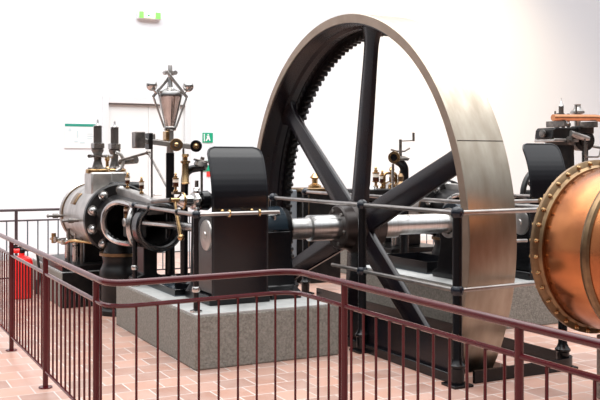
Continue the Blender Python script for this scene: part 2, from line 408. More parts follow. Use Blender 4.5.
def tray(n0, n1, u0, u1, z, label, h=.07):
    t = thing('oil_tray', ((n0 + n1) / 2, (u0 + u1) / 2, z), label, 'oil tray', 'oil trays on the plinths')
    MB().box(n0, n1, u0, u1, z, z + .01).build('tray_bottom', mat('oily_plate', (.07, .09, .11), .2, .15), t)
    b = MB(); e_ = .014
    b.box(n0, n1, u0, u0 + e_, z + .01, z + h); b.box(n0, n1, u1 - e_, u1, z + .01, z + h)
    b.box(n0, n0 + e_, u0 + e_, u1 - e_, z + .01, z + h); b.box(n1 - e_, n1, u0 + e_, u1 - e_, z + .01, z + h)
    b.build('tray_rim', 'black', t)
tray(2.68, 3.34, 7.68, 8.80, .44, 'shallow black oil tray on the plinth behind the front crank guard', .06)
tray(5.62, 6.15, 7.62 + .35, 8.9, .44, 'black open oil tray on the plinth behind the flywheel', .13)

# ---------------------------------------------------------------- steam engines
def oilcup(parent, n, u, z, s=1.0):
    b = MB().lathe((n, u, z), (0, 0, 1), [(.022 * s, 0), (.022 * s, .02 * s), (.012 * s, .03 * s), (.012 * s, .05 * s), (.030 * s, .055 * s), (.030 * s, .062 * s)], 14)
    o = b.build('oil_cup', 'brass', parent)
    MB().lathe((n, u, z), (0, 0, 1), [(.027 * s, .062 * s), (.027 * s, .095 * s)], 14).build('oil_level', 'oil', o)
    MB().lathe((n, u, z), (0, 0, 1), [(.027 * s, .095 * s), (.027 * s, .125 * s)], 14).build('glass', 'glass', o)
    MB().lathe((n, u, z), (0, 0, 1), [(.03 * s, .125 * s), (.03 * s, .135 * s), (.016 * s, .14 * s), (.016 * s, .155 * s), (.009 * s, .16 * s), (.013 * s, .172 * s), (.004 * s, .185 * s)], 14).build('cap', 'brass', o)

def engine(N, label, sgn=1, ud=0.0, full=True, ztop=0.0):
    Z = WZ; Y = (0, 1, 0)
    t = thing('steam_engine', (N, 10.6, .4), label, 'steam engine')
    U0 = 9.72
    b = MB().lathe((N, U0, Z), Y, [(.36, .03), (.36, 1.22), (.375, 1.24), (.375, 1.28), (.36, 1.30), (.30, 1.33), (.10, 1.37)], 56)
    b.build('cylinder_barrel', 'castgrey', t)
    MB().lathe((N, U0, Z), Y, [(.358, .05), (.372, .05), (.372, .09), (.358, .09)], 56, closed=True).build('brass_band', 'bronze', t)
    MB().lathe((N, U0, Z), Y, [(.358, 1.17), (.372, 1.17), (.372, 1.21), (.358, 1.21)], 56, closed=True).build('brass_band', 'bronze', t)
    MB().lathe((N, U0, Z), Y, [(.20, -.05), (.375, -.05), (.39, -.035), (.39, .03), (.20, .03)], 56).build('cylinder_flange', 'blackmatt', t)
    for i in range(10):
        a = 2 * PI * (i + .5) / 10
        c = (N + .325 * math.cos(a), U0 - .05, Z + .325 * math.sin(a))
        MB().lathe(c, (0, -1, 0), [(.055, 0), (.055, .008), (.040, .01), (.040, .035), (.034, .05), (.018, .06), (.0001, .062)], 18).build('flange_bolt', 'steel', t)
    # name plate on the barrel flank
    a0 = math.radians(155)
    vs = []; fs = []
    for i in range(6):
        a = math.radians(172 - 24 * i / 5 - 14)
        for uu in (10.35, 10.58):
            vs.append((N + .364 * math.cos(a), uu, Z + .364 * math.sin(a)))
    for i in range(5): fs.append((2 * i, 2 * i + 1, 2 * i + 3, 2 * i + 2))
    ob = MB().add(vs, fs).build('maker_plate', 'bronze', t); so = ob.modifiers.new('s', 'SOLIDIFY'); so.thickness = .006; so.offset = 0
    # trunk guide: half open casting between cylinder and guide ring
    seg = 40; U1 = 8.42; rows = 40; vs = []; fs = []
    def rad(u):
        s_ = (U0 - .04 - u) / (U0 - .04 - U1)
        return .275 - .045 * min(1, max(0, s_ * 1.2))
    for j in range(rows + 1):
        u = U0 - .04 - (U0 - .04 - U1) * j / rows
        for i in range(seg):
            a = 2 * PI * i / seg; vs.append((N + rad(u) * math.cos(a), u, Z + rad(u) * math.sin(a)))
    def inwin(u, a, grow=0.0):
        # rounded opening in the flank, both sides
        for ctr in (PI,):
            da = (a - ctr + PI) % (2 * PI) - PI
            if 8.56 - grow < u < 9.34 + grow:
                lim = math.radians(50)
                e = min((u - 8.56) / .2, (9.34 - u) / .2, 1.0)
                if e <= 0: continue
                if abs(da) < lim * math.sqrt(max(0, 1 - (1 - e) ** 2)): return True
        return False
    for j in range(rows):
        for i in range(seg):
            a = 2 * PI * (i + .5) / seg; u = U0 - .04 - (U0 - .04 - U1) * (j + .5) / rows
            if inwin(u, a): continue
            i2 = (i + 1) % seg; fs.append((j * seg + i, j * seg + i2, (j + 1) * seg + i2, (j + 1) * seg + i))
    used = sorted({k for f in fs for k in f}); mp_ = {k: i for i, k in enumerate(used)}
    ob = MB().add([vs[k] for k in used], [tuple(mp_[k] for k in f) for f in fs]).build('trunk_guide', 'blackmatt', t)
    so = ob.modifiers.new('s', 'SOLIDIFY'); so.thickness = .02; so.offset = -1
    # light machined lip round the opening
    lip = []
    K = 48
    for k in range(K):
        q = 2 * PI * k / K
        cu, ca = math.cos(q), math.sin(q)
        f = lambda v_: math.copysign(abs(v_) ** .6, v_)
        u = 8.95 + .41 * f(cu); a = PI + math.radians(53) * f(ca)
        r = rad(u) + .012
        lip.append((N + r * math.cos(a), u, Z + r * math.sin(a)))
    MB().tube(lip, .030, 8, closed=True).build('window_lip', 'steel', t)
    # top web running down from flange to ring
    MB().prism([(8.45, Z + .20), (8.45, Z + .255), (9.2, Z + .33), (9.66, Z + .345), (9.66, Z + .22)], (.09, 0, 0), (N - .045, 0, 0), (0, 1, 0), (0, 0, 1)).build('top_rib', 'castgrey', t, .012)
    # guide ring
    MB().lathe((N, 8.30, Z), Y, [(.185, 0), (.20, -.015), (.225, -.015), (.24, 0), (.24, .14), (.185, .14)], 56, closed=True).build('guide_ring', 'black', t)
    MB().lathe((N, 8.282, Z), Y, [(.205, 0), (.222, 0), (.222, -.006), (.205, -.006)], 56, closed=True).build('ring_face', 'steel', t)
    # inside: piston rod, crosshead, connecting rod
    MB().cyl((N, 9.7, Z), (N, 9.25, Z), .035).build('piston_rod', 'steel', t)
    b = MB(); b.box(N - .09, N + .09, 9.0, 9.26, Z - .16, Z + .16); b.cyl((N - .13, 9.12, Z), (N + .13, 9.12, Z), .05); b.build('crosshead', 'castgrey', t, .015)
    b = MB(); b.cyl((N, 9.1, Z), (N + .16 * sgn, 7.60, Z + .03), .030, .042); b.build('connecting_rod', 'steel', t)
    oilcup(t, N - .10, 9.12, Z - .02 + .06, .8)
    # feet
    b = MB(); b.prism([(-.16, .44), (-.16, .5), (-.07, .54), (-.07, .84), (.07, .84), (.07, .54), (.16, .5), (.16, .44)], (0, .22, 0), (N, 8.60, 0), (1, 0, 0), (0, 0, 1)); b.build('guide_foot', 'blackmatt', t, .01)
    b = MB(); b.box(N - .50, N + .40, 10.26, 11.6, .40, .47); b.box(N - .18, N + .18, 11.15, 11.35, .47, .74); b.box(N - .18, N + .18, 10.55, 10.7, .47, .74); b.build('cylinder_foot', 'blackmatt', t, .01)
    # exhaust bottle under the flange
    MB().lathe((N, 9.62, 0), (0, 0, 1), [(.26, .001), (.26, .05), (.23, .07), (.23, .34), (.24, .37), (.24, .46), (.22, .50), (.20, .56), (.21, .60), (.21, .63), (.16, .78)], 36).build('exhaust_pipe', 'blackmatt', t)
    MB().lathe((N, 9.62, 0), (0, 0, 1), [(.20, .632), (.24, .632), (.24, .665), (.19, .665)], 36, closed=True).build('pipe_flange', 'bronze', t)
    # drain cocks
    for u, zz in ((10.9, Z - .02), (10.10, Z - .03)):
        b = MB(); x = N - .362
        b.cyl((x + .02, u, zz), (x - .05, u, zz), .018); b.cyl((x - .05, u, zz), (x - .11, u, zz), .028); b.cyl((x - .11, u, zz), (x - .16, u, zz), .013); b.hexbolt((x - .16, u, zz), (-1, 0, 0), .022, .02)
        b.build('drain_cock', 'iron', t)
    for u in (10.5, 10.9):
        b = MB(); b.cyl((N - .30, u, .47), (N - .30, u, .66), .032); b.cyl((N - .30, u, .66), (N - .30, u, .82), .014); b.sph((N - .30, u, .70), .035)
        b.cyl((N - .44, u, .72), (N - .22, u, .72), .016); b.cyl((N - .44, u, .69), (N - .44, u, .75), .022)
        b.build('cock_gear', 'steel', t)
    b = MB(); b.tube(fillet([(N - .42, 11.25, .70), (N - .42, 10.5, .70), (N - .42, 10.2, .76), (N - .1, 10.1, .72)], .08), .018); b.cyl((N - .42, 11.1, .66), (N - .42, 11.1, .78), .028); b.build('drain_pipe', 'brass', t)
    MB().cyl((N - .25, 10.4, .47), (N - .25, 10.4, .80), .018).build('drain_lever', 'iron', t); MB().cyl((N - .33, 10.7, .47), (N - .33, 10.7, .86), .015).build('drain_lever', 'iron', t)
    # valve chest, dashpots
    zt = Z + .52
    if full:
        MB().box(N - .24, N + .0, 9.98, 10.32, Z + .20, Z + .51).build('valve_chest', 'castgrey', t, .02)
        MB().box(N + .02, N + .28, 10.25, 10.66, Z + .18, Z + .51).build('valve_chest', 'castgrey', t, .02)
        MB().box(N - .05, N + .30, 9.84, 10.08, Z + .20, Z + .40).build('steam_chest', 'black', t, .04)
        for n_, u_ in ((N - .13, 10.14), (N + .16, 10.48)):
            MB().lathe((n_, u_, zt - .02), (0, 0, 1), [(.135, 0), (.135, .035), (.125, .045), (.11, .05)], 28).build('valve_flange', 'brass', t)
            MB().lathe((n_, u_, zt), (0, 0, 1), [(.085, .03), (.06, .05), (.042, .12), (.045, .19), (.068, .23), (.068, .25)], 24).build('valve_bonnet', 'iron', t)
            MB().lathe((n_, u_, zt), (0, 0, 1), [(.06, .25), (.078, .26), (.078, .315), (.055, .325)], 8).build('dashpot_nut', 'steel', t)
            MB().lathe((n_, u_, zt), (0, 0, 1), [(.046, .325), (.046, .50), (.03, .505)], 24).build('dashpot', 'knurl', t)
            MB().lathe((n_, u_, zt), (0, 0, 1), [(.05, .50), (.05, .515), (.02, .53), (.012, .55), (.012, .575), (.003, .60)], 16).build('dashpot_cap', 'steel', t)
            for i in range(6):
                a = 2 * PI * i / 6 + .3; MB().hexbolt((n_ + .105 * math.cos(a), u_ + .105 * math.sin(a), zt + .02), (0, 0, 1), .016, .022).build('flange_nut', 'iron', t)
        b = MB(); b.lathe((N - .13, 10.14, zt + .15), (0, 0, 1), [(.05, 0), (.115, .01), (.115, .03), (.05, .04)], 24); b.tube([(N - .24, 10.1, zt + .17), (N - .10, 10.2, zt + .17), (N + .08, 10.3, zt + .17)], .020)
        b.build('valve_link', 'steel', t)
        MB().lathe((N + .01, 10.25, zt - .01), (0, 0, 1), [(.03, 0), (.035, .04), (.018, .06), (.018, .12), (.03, .14), (.02, .19)], 14).build('link_post', 'brass', t)
        pts = [(N + .10 + .11 * math.cos(a), 10.28, zt + .11 + .11 * math.sin(a)) for a in [math.radians(x) for x in range(-80, 100, 20)]]
        MB().tube(pts, .02).build('valve_bow', 'castgrey', t)
        MB().cyl((N + .2, 10.4, zt + .10), (N + .34, 10.2, zt + .13), .03, .045).build('trip_lever', 'iron', t)
        b = MB(); b.tube([(N + .14, 10.2, zt + .12), (N + .34, 9.75, zt + .21)], .014); b.sph((N + .34, 9.75, zt + .21), .028); b.tube([(N + .34, 9.75, zt + .21), (N + .34, 9.0, Z + .30)], .012)
        b.build('valve_rod', 'iron', t)
    # oil cups on the frame
    oilcup(t, N, 9.40, Z + .34, .95); oilcup(t, N, 8.90, Z + .30, .95)
    MB().box(N - .035, N + .035, 9.36, 9.44, Z + .31, Z + .34).build('cup_boss', 'castgrey', t); MB().box(N - .035, N + .035, 8.86, 8.94, Z + .265, Z + .30).build('cup_boss', 'castgrey', t)
    return t
engine(2.75, 'bare iron steam cylinder with bolted black flange and brass trimmed valves at far left')
engine(7.15, 'second steam engine cylinder, mostly hidden behind the flywheel spokes', -1, full=False)

# governor of the front engine
gn, gu = 2.945, 8.58
g = thing('speed_governor', (gn, gu, .44), 'steel flyball governor with inverted cone and two balls on a black column', 'governor')
MB().lathe((gn, gu, 0), (0, 0, 1), [(.10, .45), (.10, .48), (.05, .52), (.042, 1.1), (.042, 1.735)], 24).build('column', 'black', g)
b = MB().lathe((gn, gu, 0), (0, 0, 1), [(.036, 1.735), (.036, 1.96)], 20); b.build('upper_column', 'castgrey', g)
MB().lathe((gn, gu, 0), (0, 0, 1), [(.05, 1.955), (.062, 1.965), (.062, 1.99), (.05, 2.0), (.118, 2.285), (.124, 2.315), (.112, 2.345), (.05, 2.375), (.03, 2.39), (.024, 2.44), (.018, 2.52)], 40).build('cone', 'steel', g)
b = MB(); b.lathe((gn, gu, 0), (0, 0, 1), [(.022, 2.50), (.022, 2.60), (.016, 2.615)], 16); b.obox((gn, gu, 2.535), (1, 0, 0), .12, .05, .035); b.cyl((gn - .045, gu - .035, 2.535), (gn - .045, gu + .035, 2.535), .022); b.cyl((gn + .045, gu - .035, 2.535), (gn + .045, gu + .035, 2.535), .022)
b.build('cross_head', 'castgrey', g)
for s_ in (-1, 1):
    e0 = V((gn - s_ * .045, gu - s_ * .028, 2.545)); e1 = V((gn + s_ * .165, gu - s_ * .028, 2.295))
    MB().obox((e0 + e1) / 2, e1 - e0, .345, .02, .03).build('arm', 'castgrey', g, .004)
    MB().sph((gn + s_ * .183, gu - s_ * .02, 2.405), .057, 24, 14).build('ball', 'steel', g)
    MB().cyl((gn + s_ * .135, gu - s_ * .02, 2.33), (gn + s_ * .19, gu - s_ * .02, 2.39), .012).build('ball_stem', 'steel', g)
    MB().cyl(e1, (gn + s_ * .055, gu - s_ * .02, 1.99), .010).build('lower_link', 'castgrey', g)
MB().box(gn - .06, gn - .025, gu - .05, gu + .05, 1.86, 1.95).build('brass_slide', 'brass', g, .005)
b = MB(); b.box(gn - .385, gn - .285, gu - .10, gu + .03, 1.78, 1.94); b.build('counterweight', 'iron', g, .008)
b = MB(); b.box(gn - .245, gn - .205, gu - .09, gu + .04, 1.77, 1.93)
b.build('weight_plate', 'blackmatt', g, .006)
for dy, dz in ((-.05, 0), (.05, .015)):
    e0 = V((gn - .28, gu + dy, 1.85 + dz)); e1 = V((gn + .26, gu + dy, 1.79 + dz))
    MB().obox((e0 + e1) / 2, e1 - e0, (e1 - e0).length, .022, .05).build('lever_arm', 'castgrey', g, .004)
def wheelet(parent, c, ax, r, m='bronze'):
    MB().lathe(c, ax, [(r - .022, -.012), (r, -.012), (r + .006, 0), (r, .012), (r - .022, .012)], 28, closed=True).build('hand_wheel', m, parent)
    MB().lathe(c, ax, [(r - .02, -.005), (r - .02, .005)], 28).build('wheel_web', 'bronze' if m != 'bronze' else 'iron', parent)
    MB().lathe(c, ax, [(.02, -.03), (.022, .03), (.008, .045)], 16).build('wheel_boss', 'brass', parent)
wheelet(g, (gn + .02, gu - .13, 1.815), (-.3, -1, 0), .058)
wheelet(g, (gn + .245, gu - .08, 1.805), (-.5, -1, 0), .055, 'black')
MB().cyl((gn + .02, gu - .12, 1.815), (gn + .02, gu + .02, 1.815), .012).build('wheel_spindle', 'steel', g)
MB().cyl((gn + .245, gu - .08, 1.805), (gn + .2, gu + .05, 1.805), .012).build('wheel_spindle', 'steel', g)
MB().cyl((gn + .14, gu, 1.78), (gn + .14, gu, 1.62), .01).build('drop_rod', 'iron', g)
b = MB(); b.box(gn - .22, gn - .14, gu + .03, gu + .09, 1.86, 1.93); b.build('slide_block', 'castgrey', g, .01)
MB().cyl((gn - .17, gu + .06, 1.15), (gn - .17, gu + .06, 1.86), .010).build('regulating_rod', 'iron', g)
MB().box(gn - .25, gn - .05, gu + .02, gu + .12, 1.12, 1.17).build('rod_bracket', 'castgrey', g, .01)

# gooseneck oil pump + lay shaft gear beside the governor
q = thing('valve_gear_pump', (3.0, 7.9, .44), 'black gooseneck pipe with brass tube and silver valve body, left of the front crank guard', 'valve gear')
b = MB(); b.tube(fillet([(2.92, 8.1, .50), (2.92, 8.1, 1.28), (2.90, 8.02, 1.57), (3.06, 7.9, 1.60)], .12), .036, 14); b.lathe((2.92, 8.1, 0), (0, 0, 1), [(.09, .44), (.09, .5), (.05, .52)], 20); b.build('gooseneck', 'black', q)
b = MB(); b.lathe((3.03, 7.95, 1.615), (.2, -.2, 1), [(.05, -.02), (.07, 0), (.055, .04), (.02, .05), (.018, .08)], 18); b.cyl((3.04, 7.95, 1.60), (3.04, 7.95, 1.32), .012); b.cyl((2.95, 7.92, 1.67), (3.13, 7.92, 1.64), .01); b.build('pump_head', 'iron', q)
b = MB(); b.lathe((2.86, 7.9, 0), (0, 0, 1), [(.034, 1.44), (.04, 1.45), (.034, 1.46), (.032, 1.63), (.045, 1.64), (.045, 1.655), (.02, 1.66), (.02, 1.69), (.034, 1.70), (.03, 1.72)], 20); b.build('brass_tube', 'brass', q)
b = MB(); b.lathe((2.72, 7.58, 1.30), (1, 0, 0), [(.02, -.07), (.035, -.05), (.068, -.01), (.07, .01), (.05, .02), (.05, .09), (.08, .10), (.08, .13), (.05, .14), (.05, .17)], 28); b.build('valve_body', 'steel', q)
b = MB(); b.lathe((2.72, 7.58, 1.30), (1, 0, 0), [(.072, -.012), (.078, -.004), (.078, .004), (.072, .012)], 28, closed=True); b.build('brass_rim', 'brass', q)
for i in range(5):
    a = 2 * PI * i / 5 + .5; MB().sph((2.84 + .0, 7.58 + .08 * math.cos(a), 1.30 + .08 * math.sin(a)), .03).build('body_bolt', 'steel', q)
b = MB(); b.lathe((2.93, 7.58, 1.30), (1, 0, 0), [(.05, -.06), (.085, -.04), (.09, .02), (.06, .06)], 24); b.build('black_boss', 'black', q)
b = MB(); b.lathe((2.85, 7.58, 0), (0, 0, 1), [(.10, .50), (.06, .56), (.045, 1.2)], 18); b.build('support', 'blackmatt', q)
b = MB(); b.tube([(2.64, 7.56, 1.31), (2.64, 7.52, 1.20), (2.65, 7.44, 1.0)], .014, 10, radii=[.012, .016, .018]); b.sph((2.65, 7.43, .99), .03); b.cyl((2.60, 7.56, 1.31), (2.70, 7.56, 1.31), .022); b.build('lever_handle', 'brass', q)
b = MB(); b.cyl((2.60, 7.56, 1.31), (2.56, 7.95, 1.28), .02); b.build('lay_shaft', 'iron', q)
b = MB(); b.lathe((2.85, 7.58, 1.38), (0, 0, 1), [(.025, 0), (.03, .03), (.018, .04), (.018, .1)], 14); b.build('top_nut', 'steel', q)
oilcup(q, 2.66, 7.60, 1.375, .95)
MB().box(2.63, 2.70, 7.56, 7.63, 1.36, 1.38).build('cup_bracket', 'bronze', q)

# gear seen between the spokes on the second engine
q2 = thing('valve_gear_pump', (6.4, 9.6, 0), 'black gooseneck pipe with brass wheel and a small crank on top, seen between the spokes', 'valve gear')
b = MB(); b.tube(fillet([(6.42, 9.6, .05), (6.42, 9.6, 1.60), (6.28, 9.6, 1.68)], .14), .055, 14); b.lathe((6.42, 9.6, 0), (0, 0, 1), [(.1, .0), (.1, .05), (.06, .08)], 20); b.build('gooseneck', 'black', q2)
b = MB(); b.lathe((6.24, 9.56, 1.70), (-1, -.9, 0), [(.045, -.02), (.075, -.02), (.08, 0), (.075, .02), (.045, .02)], 24, closed=True); b.build('brass_wheel', 'brass', q2)
b = MB().lathe((6.24, 9.56, 1.70), (-1, -.9, 0), [(.05, -.01), (.05, .01)], 20); b.build('wheel_web', 'black', q2)
b = MB(); b.cyl((6.22, 9.56, 1.62), (6.22, 9.56, .95), .018); b.build('drop_rod', 'steel', q2)
b = MB(); b.cyl((6.36, 9.6, 1.68), (6.36, 9.6, 1.93), .02); b.cyl((6.36, 9.6, 1.91), (6.56, 9.6, 1.92), .008); b.cyl((6.56, 9.6, 1.91), (6.56, 9.6, 2.02), .016); b.tube([(6.22, 9.6, 1.80), (6.3, 9.6, 1.78), (6.42, 9.6, 1.78), (6.5, 9.6, 1.82)], .012); b.lathe((6.36, 9.6, 1.66), (0, 0, 1), [(.1, 0), (.12, .03), (.05, .06)], 18); b.build('crank_head', 'iron', q2)
b = MB(); b.lathe((6.30, 9.5, 1.30), (0, 0, 1), [(.06, 0), (.07, .06), (.03, .10), (.04, .16), (.02, .2)], 16); b.build('brass_fitting', 'bronze', q2)
for i, (n_, u_) in enumerate(((5.98, 9.9), (6.18, 9.9), (6.31, 9.95), (6.43, 9.9), (6.56, 9.9))):
    oilcup(q2, n_, u_, 1.30, 1.3 + .25 * (i % 2))
MB().tube(fillet([(6.26, 9.82, 1.30), (6.26, 9.82, 1.50), (6.44, 9.82, 1.50), (6.44, 9.82, 1.30)], .05), .018).build('brass_yoke', 'brass', q2)
MB().lathe((6.36, 9.80, 1.30), (0, 0, 1), [(.05, 0), (.05, .05), (.02, .07), (.02, .22), (.04, .24), (.02, .28)], 16).build('brass_spindle', 'brass', q2)
MB().lathe((6.08, 9.85, 1.22), (0, 0, 1), [(.08, 0), (.10, .06), (.06, .12)], 16).build('steel_cap', 'steel', q2)
b = MB(); b.box(5.75, 6.62, 9.75, 10.1, 1.15, 1.30); b.build('oiler_bridge', 'blackmatt', q2, .02)
b = MB(); b.box(6.02, 6.16, 9.8, 9.98, .0, 1.15); b.build('bridge_post', 'blackmatt', q2, .02)

# dark casing and blue grey panel seen through the wheel
cs = thing('control_cabinet', (5.85, 10.97, 0), 'dark machine casing with brass fitting on top, seen between the flywheel spokes', 'machine casing')
MB().box(5.55, 6.15, 10.75, 11.2, .0, 1.24).build('casing', 'blackmatt', cs, .02)
MB().box(5.52, 6.18, 10.72, 11.23, 1.24, 1.29).build('cap_plate', 'bronze', cs, .01)
b = MB().lathe((5.82, 10.9, 1.29), (0, 0, 1), [(.09, 0), (.09, .03), (.04, .06), (.04, .12), (.07, .14), (.02, .2)], 16); b.build('brass_fitting', 'brass', cs)
MB().box(5.60, 5.64, 10.72, 10.75, .1, 1.2).build('edge_strip', 'bronze', cs)
cb = thing('grey_cabinet', (5.33, 10.95, 0), 'narrow blue grey cabinet left of the dark casing, behind the gear teeth', 'cabinet')
MB().box(5.18, 5.50, 10.8, 11.2, 0, 1.27).build('body', 'bluegrey', cb, .02)
for z in (1.12, .8): MB().cyl((5.35, 10.8, z), (5.35, 10.77, z), .02).build('knob', 'steel', cb)

# ---------------------------------------------------------------- third machine, far right
m3 = thing('vertical_valve_engine', (10.1, 10.6, 0), 'black and grey machine with a thick copper pipe on top, far right behind', 'steam engine')
MB().lathe((9.99, 10.6, 0), (0, 0, 1), [(.34, .001), (.34, .06), (.24, .08), (.20, 1.90), (.24, 1.95)], 32).build('lower_body', 'blackmatt', m3)
MB().box(9.68, 10.18, 10.40, 10.85, 1.95, 2.0).build('grey_flange', 'castgrey', m3, .01)
MB().prism([(9.66, 2.0), (9.68, 2.13), (9.72, 2.17), (10.14, 2.17), (10.18, 2.0)], (0, .4, 0), (0, 10.42, 0), (1, 0, 0), (0, 0, 1)).build('cylinder_block', 'blackmatt', m3, .012)
MB().lathe((9.98, 10.41, 1.97), (0, -1, 0), [(.07, 0), (.07, .03), (.03, .04), (.03, .08)], 20).build('side_cap', 'iron', m3)
MB().lathe((9.66, 10.6, 2.08), (-1, 0, 0), [(.03, 0), (.06, .02), (.06, .05), (.03, .06)], 18).build('side_cap', 'iron', m3)
for n_ in (9.83, 9.95, 10.05):
    MB().lathe((n_, 10.5, 2.15), (0, 0, 1), [(.03, 0), (.03, .04), (.042, .05), (.042, .09), (.025, .10), (.025, .24)], 16).build('valve_bonnet', 'steel', m3)
b = MB().lathe((9.89, 10.48, 2.33), (0, 0, 1), [(.038, -.15), (.038, .17)], 20); b.build('dashpot', 'knurl', m3)
MB().lathe((9.89, 10.48, 2.33), (0, 0, 1), [(.04, .17), (.03, .20), (.012, .24), (.004, .30)], 16).build('dashpot_cap', 'steel', m3)
MB().cyl((9.74, 10.45, 2.12), (9.74, 10.45, 2.42), .013).build('tie_rod', 'iron', m3)
MB().lathe((10.24, 10.5, 0), (0, 0, 1), [(.05, 2.05), (.05, 2.38), (.11, 2.40), (.11, 2.43), (.08, 2.45), (.06, 2.47), (.05, 2.52), (.055, 2.54)], 28).build('steam_head', 'castgrey', m3)
MB().cyl((10.12, 10.4, 2.2), (10.12, 10.4, 2.52), .016).build('tie_rod', 'iron', m3)
MB().lathe((10.36, 10.5, 1.98), (-.3, -1, 0), [(.16, -.2), (.17, 0), (.17, .05), (.10, .06), (.10, .12), (.05, .14)], 28).build('valve_casing', 'blackmatt', m3)
MB().cyl((10.0, 10.4, 2.08), (10.36, 10.4, 2.0), .05).build('valve_pipe', 'castgrey', m3)
MB().box(10.18, 10.5, 10.4, 10.6, 2.08, 2.20).build('valve_cap', 'blackmatt', m3, .02)
MB().lathe((10.5, 10.6, 0), (0, 0, 1), [(.12, .001), (.12, .05), (.05, .08), (.05, 1.85)], 18).build('support_pipe', 'blackmatt', m3)
MB().tube(fillet([(10.15, 10.25, 2.0), (10.15, 10.25, 1.72), (10.45, 10.25, 1.72), (10.5, 10.25, 1.9)], .05), .014).build('small_pipe', 'iron', m3)
MB().cyl((10.20, 10.28, 1.95), (10.20, 10.28, 1.55), .022).build('drop_rod', 'steel', m3)
MB().ring((10.78, 10.2, 1.82), (.4, -1, 0), .24, .016, 40).build('hand_wheel', 'blackmatt', m3)
MB().cyl((10.78, 10.2, 1.82), (10.45, 10.5, 1.9), .02).build('wheel_spindle', 'iron', m3)
MB().tube(fillet([(9.42, 10.15, 2.30), (10.42, 10.15, 2.32), (10.85, 10.15, 2.12), (11.1, 10.2, 1.4), (11.1, 10.3, .02)], .25), .05, 20).build('copper_pipe', 'copperpipe', m3)
for x_ in (9.62, 10.25): MB().box(x_ - .02, x_ + .02, 10.1, 10.5, 2.17, 2.26).build('pipe_saddle', 'iron', m3, .005)
m4 = thing('engine_wheel', (8.67, 9.6, 0), 'black wheel rim peeping out just left of the far crank guard', 'wheel')
wc = V((8.67, 9.6, 1.17)); wa = V((.2, -1, 0))
MB().ring(wc, wa, .38, .04, 48).build('wheel_rim', 'blackmatt', m4)
x, y, _ = axes(wa)
for i in range(5):
    a = 2 * PI * i / 5; MB().cyl(wc, wc + (x * math.cos(a) + y * math.sin(a)) * .37, .022).build('wheel_spoke', 'blackmatt', m4)
MB().cyl(wc - wa * .1, wc + wa * .12, .06).build('wheel_hub', 'blackmatt', m4)
MB().box(8.57, 8.77, 9.68, 9.86, 0, 1.25).build('stand', 'blackmatt', m4, .02)

# ---------------------------------------------------------------- pit kerb and guard beam
k = thing('pit_kerb', (4.67, 7.5, 0), 'low black flat bar kerb looping round the flywheel pit', 'kerb')
loop = fillet([(4.20, 5.36, 0), (5.24, 5.36, 0), (5.24, 9.75, 0)], .16)
b = MB(); vs = []; fs = []
for i, p_ in enumerate(loop):
    t_ = (loop[min(i + 1, len(loop) - 1)] - loop[max(i - 1, 0)]).normalized(); nn = V((t_.y, -t_.x, 0)) * .012
    for s_ in (-1, 1):
        for z in (0.001, .095): vs.append((p_.x + nn.x * s_, p_.y + nn.y * s_, z))
for i in range(len(loop) - 1):
    a_ = i * 4; c_ = a_ + 4
    fs += [(a_, a_ + 1, c_ + 1, c_), (a_ + 2, c_ + 2, c_ + 3, a_ + 3), (a_ + 1, a_ + 3, c_ + 3, c_ + 1), (a_, c_, c_ + 2, a_ + 2)]
b.add(vs, fs); b.build('kerb_bar', 'black', k)
MB().box(4.085, 4.11, 5.36, 9.75, .001, .32).build('side_plate', 'spoke', k, .004)
MB().box(4.04, 4.085, 5.38, 9.75, .001, .075).build('foot_strip', 'black', k, .006)
MB().box(4.06, 4.15, 5.46, 9.75, .32, .335).build('top_angle', 'black', k)
for p_ in ((4.55, 5.44), (5.0, 5.46)):
    b = MB(); b.box(p_[0] - .05, p_[0] + .05, p_[1] - .03, p_[1] + .03, .001, .03); b.hexbolt((p_[0], p_[1], .03), (0, 0, 1), .018, .02)
    b.build('fixing_lug', 'blackmatt', k)

# ---------------------------------------------------------------- polished guard rails
def post(parent, n, u, z0, z1, joints, thick=True, r=.036):
    b = MB()
    if thick:
        b.lathe((n, u, 0), (0, 0, 1), [(.05, z0 + .02), (.052, z0 + .13), (.062, z0 + .14), (.062, z0 + .155), (r + .012, z0 + .17), (r, z0 + .20), (r, z1 - .03)], 16)
    else:
        b.lathe((n, u, 0), (0, 0, 1), [(r, z0 + .01), (r, z1)], 14)
    o = b.build('post', 'black', parent)
    for z in joints:
        MB().sph((n, u, z), r + .014, 14, 8).build('rail_joint', 'joint', o)
    if thick: MB().box(n - .085, n + .085, u - .085, u + .085, z0, z0 + .02).build('foot_plate', 'black', o, .004)
    else: MB().lathe((n, u, 0), (0, 0, 1), [(.05, z0), (.05, z0 + .012), (r + .004, z0 + .02)], 18).build('foot_plate', 'steel', o)
    return o
def rail(parent, pts, r=.019, m='railsteel', name='rail'):
    return MB().tube(pts, r, 12).build(name, m, parent)
gr = thing('guard_rail', (4.6, 6.4, 0), 'polished steel guard rail on black fluted posts around the flywheel pit', 'guard rail')
ZT, ZM = 1.272, .70
for (n_, u_, js) in ((4.05, 5.36, (ZT, ZM)), (4.05, 6.71, (ZT, ZM)), (4.05, 8.50, (ZT,)), (5.15, 5.44, (ZT, ZM)), (5.18, 9.95, (ZT,))):
    post(gr, n_, u_, 0, ZT + .02, js)
rail(gr, [(4.05, 5.36, ZT), (4.05, 8.55, ZT)]); rail(gr, [(4.05, 5.36, ZM), (4.05, 7.24, ZM)], .0175)
rail(gr, [(4.05, 5.36, ZT), (5.15, 5.44, ZT)]); rail(gr, [(4.05, 5.36, ZM), (5.15, 5.44, ZM)], .0175)
rail(gr, [(5.15, 5.44, ZT), (5.18, 9.95, ZT)]); rail(gr, [(4.05, 8.55, ZT), (3.55, 8.6, ZT)])
ge = thing('guard_rail', (2.6, 7.8, .44), 'polished steel rail on thin black posts along the left engine and crank guard', 'guard rail')
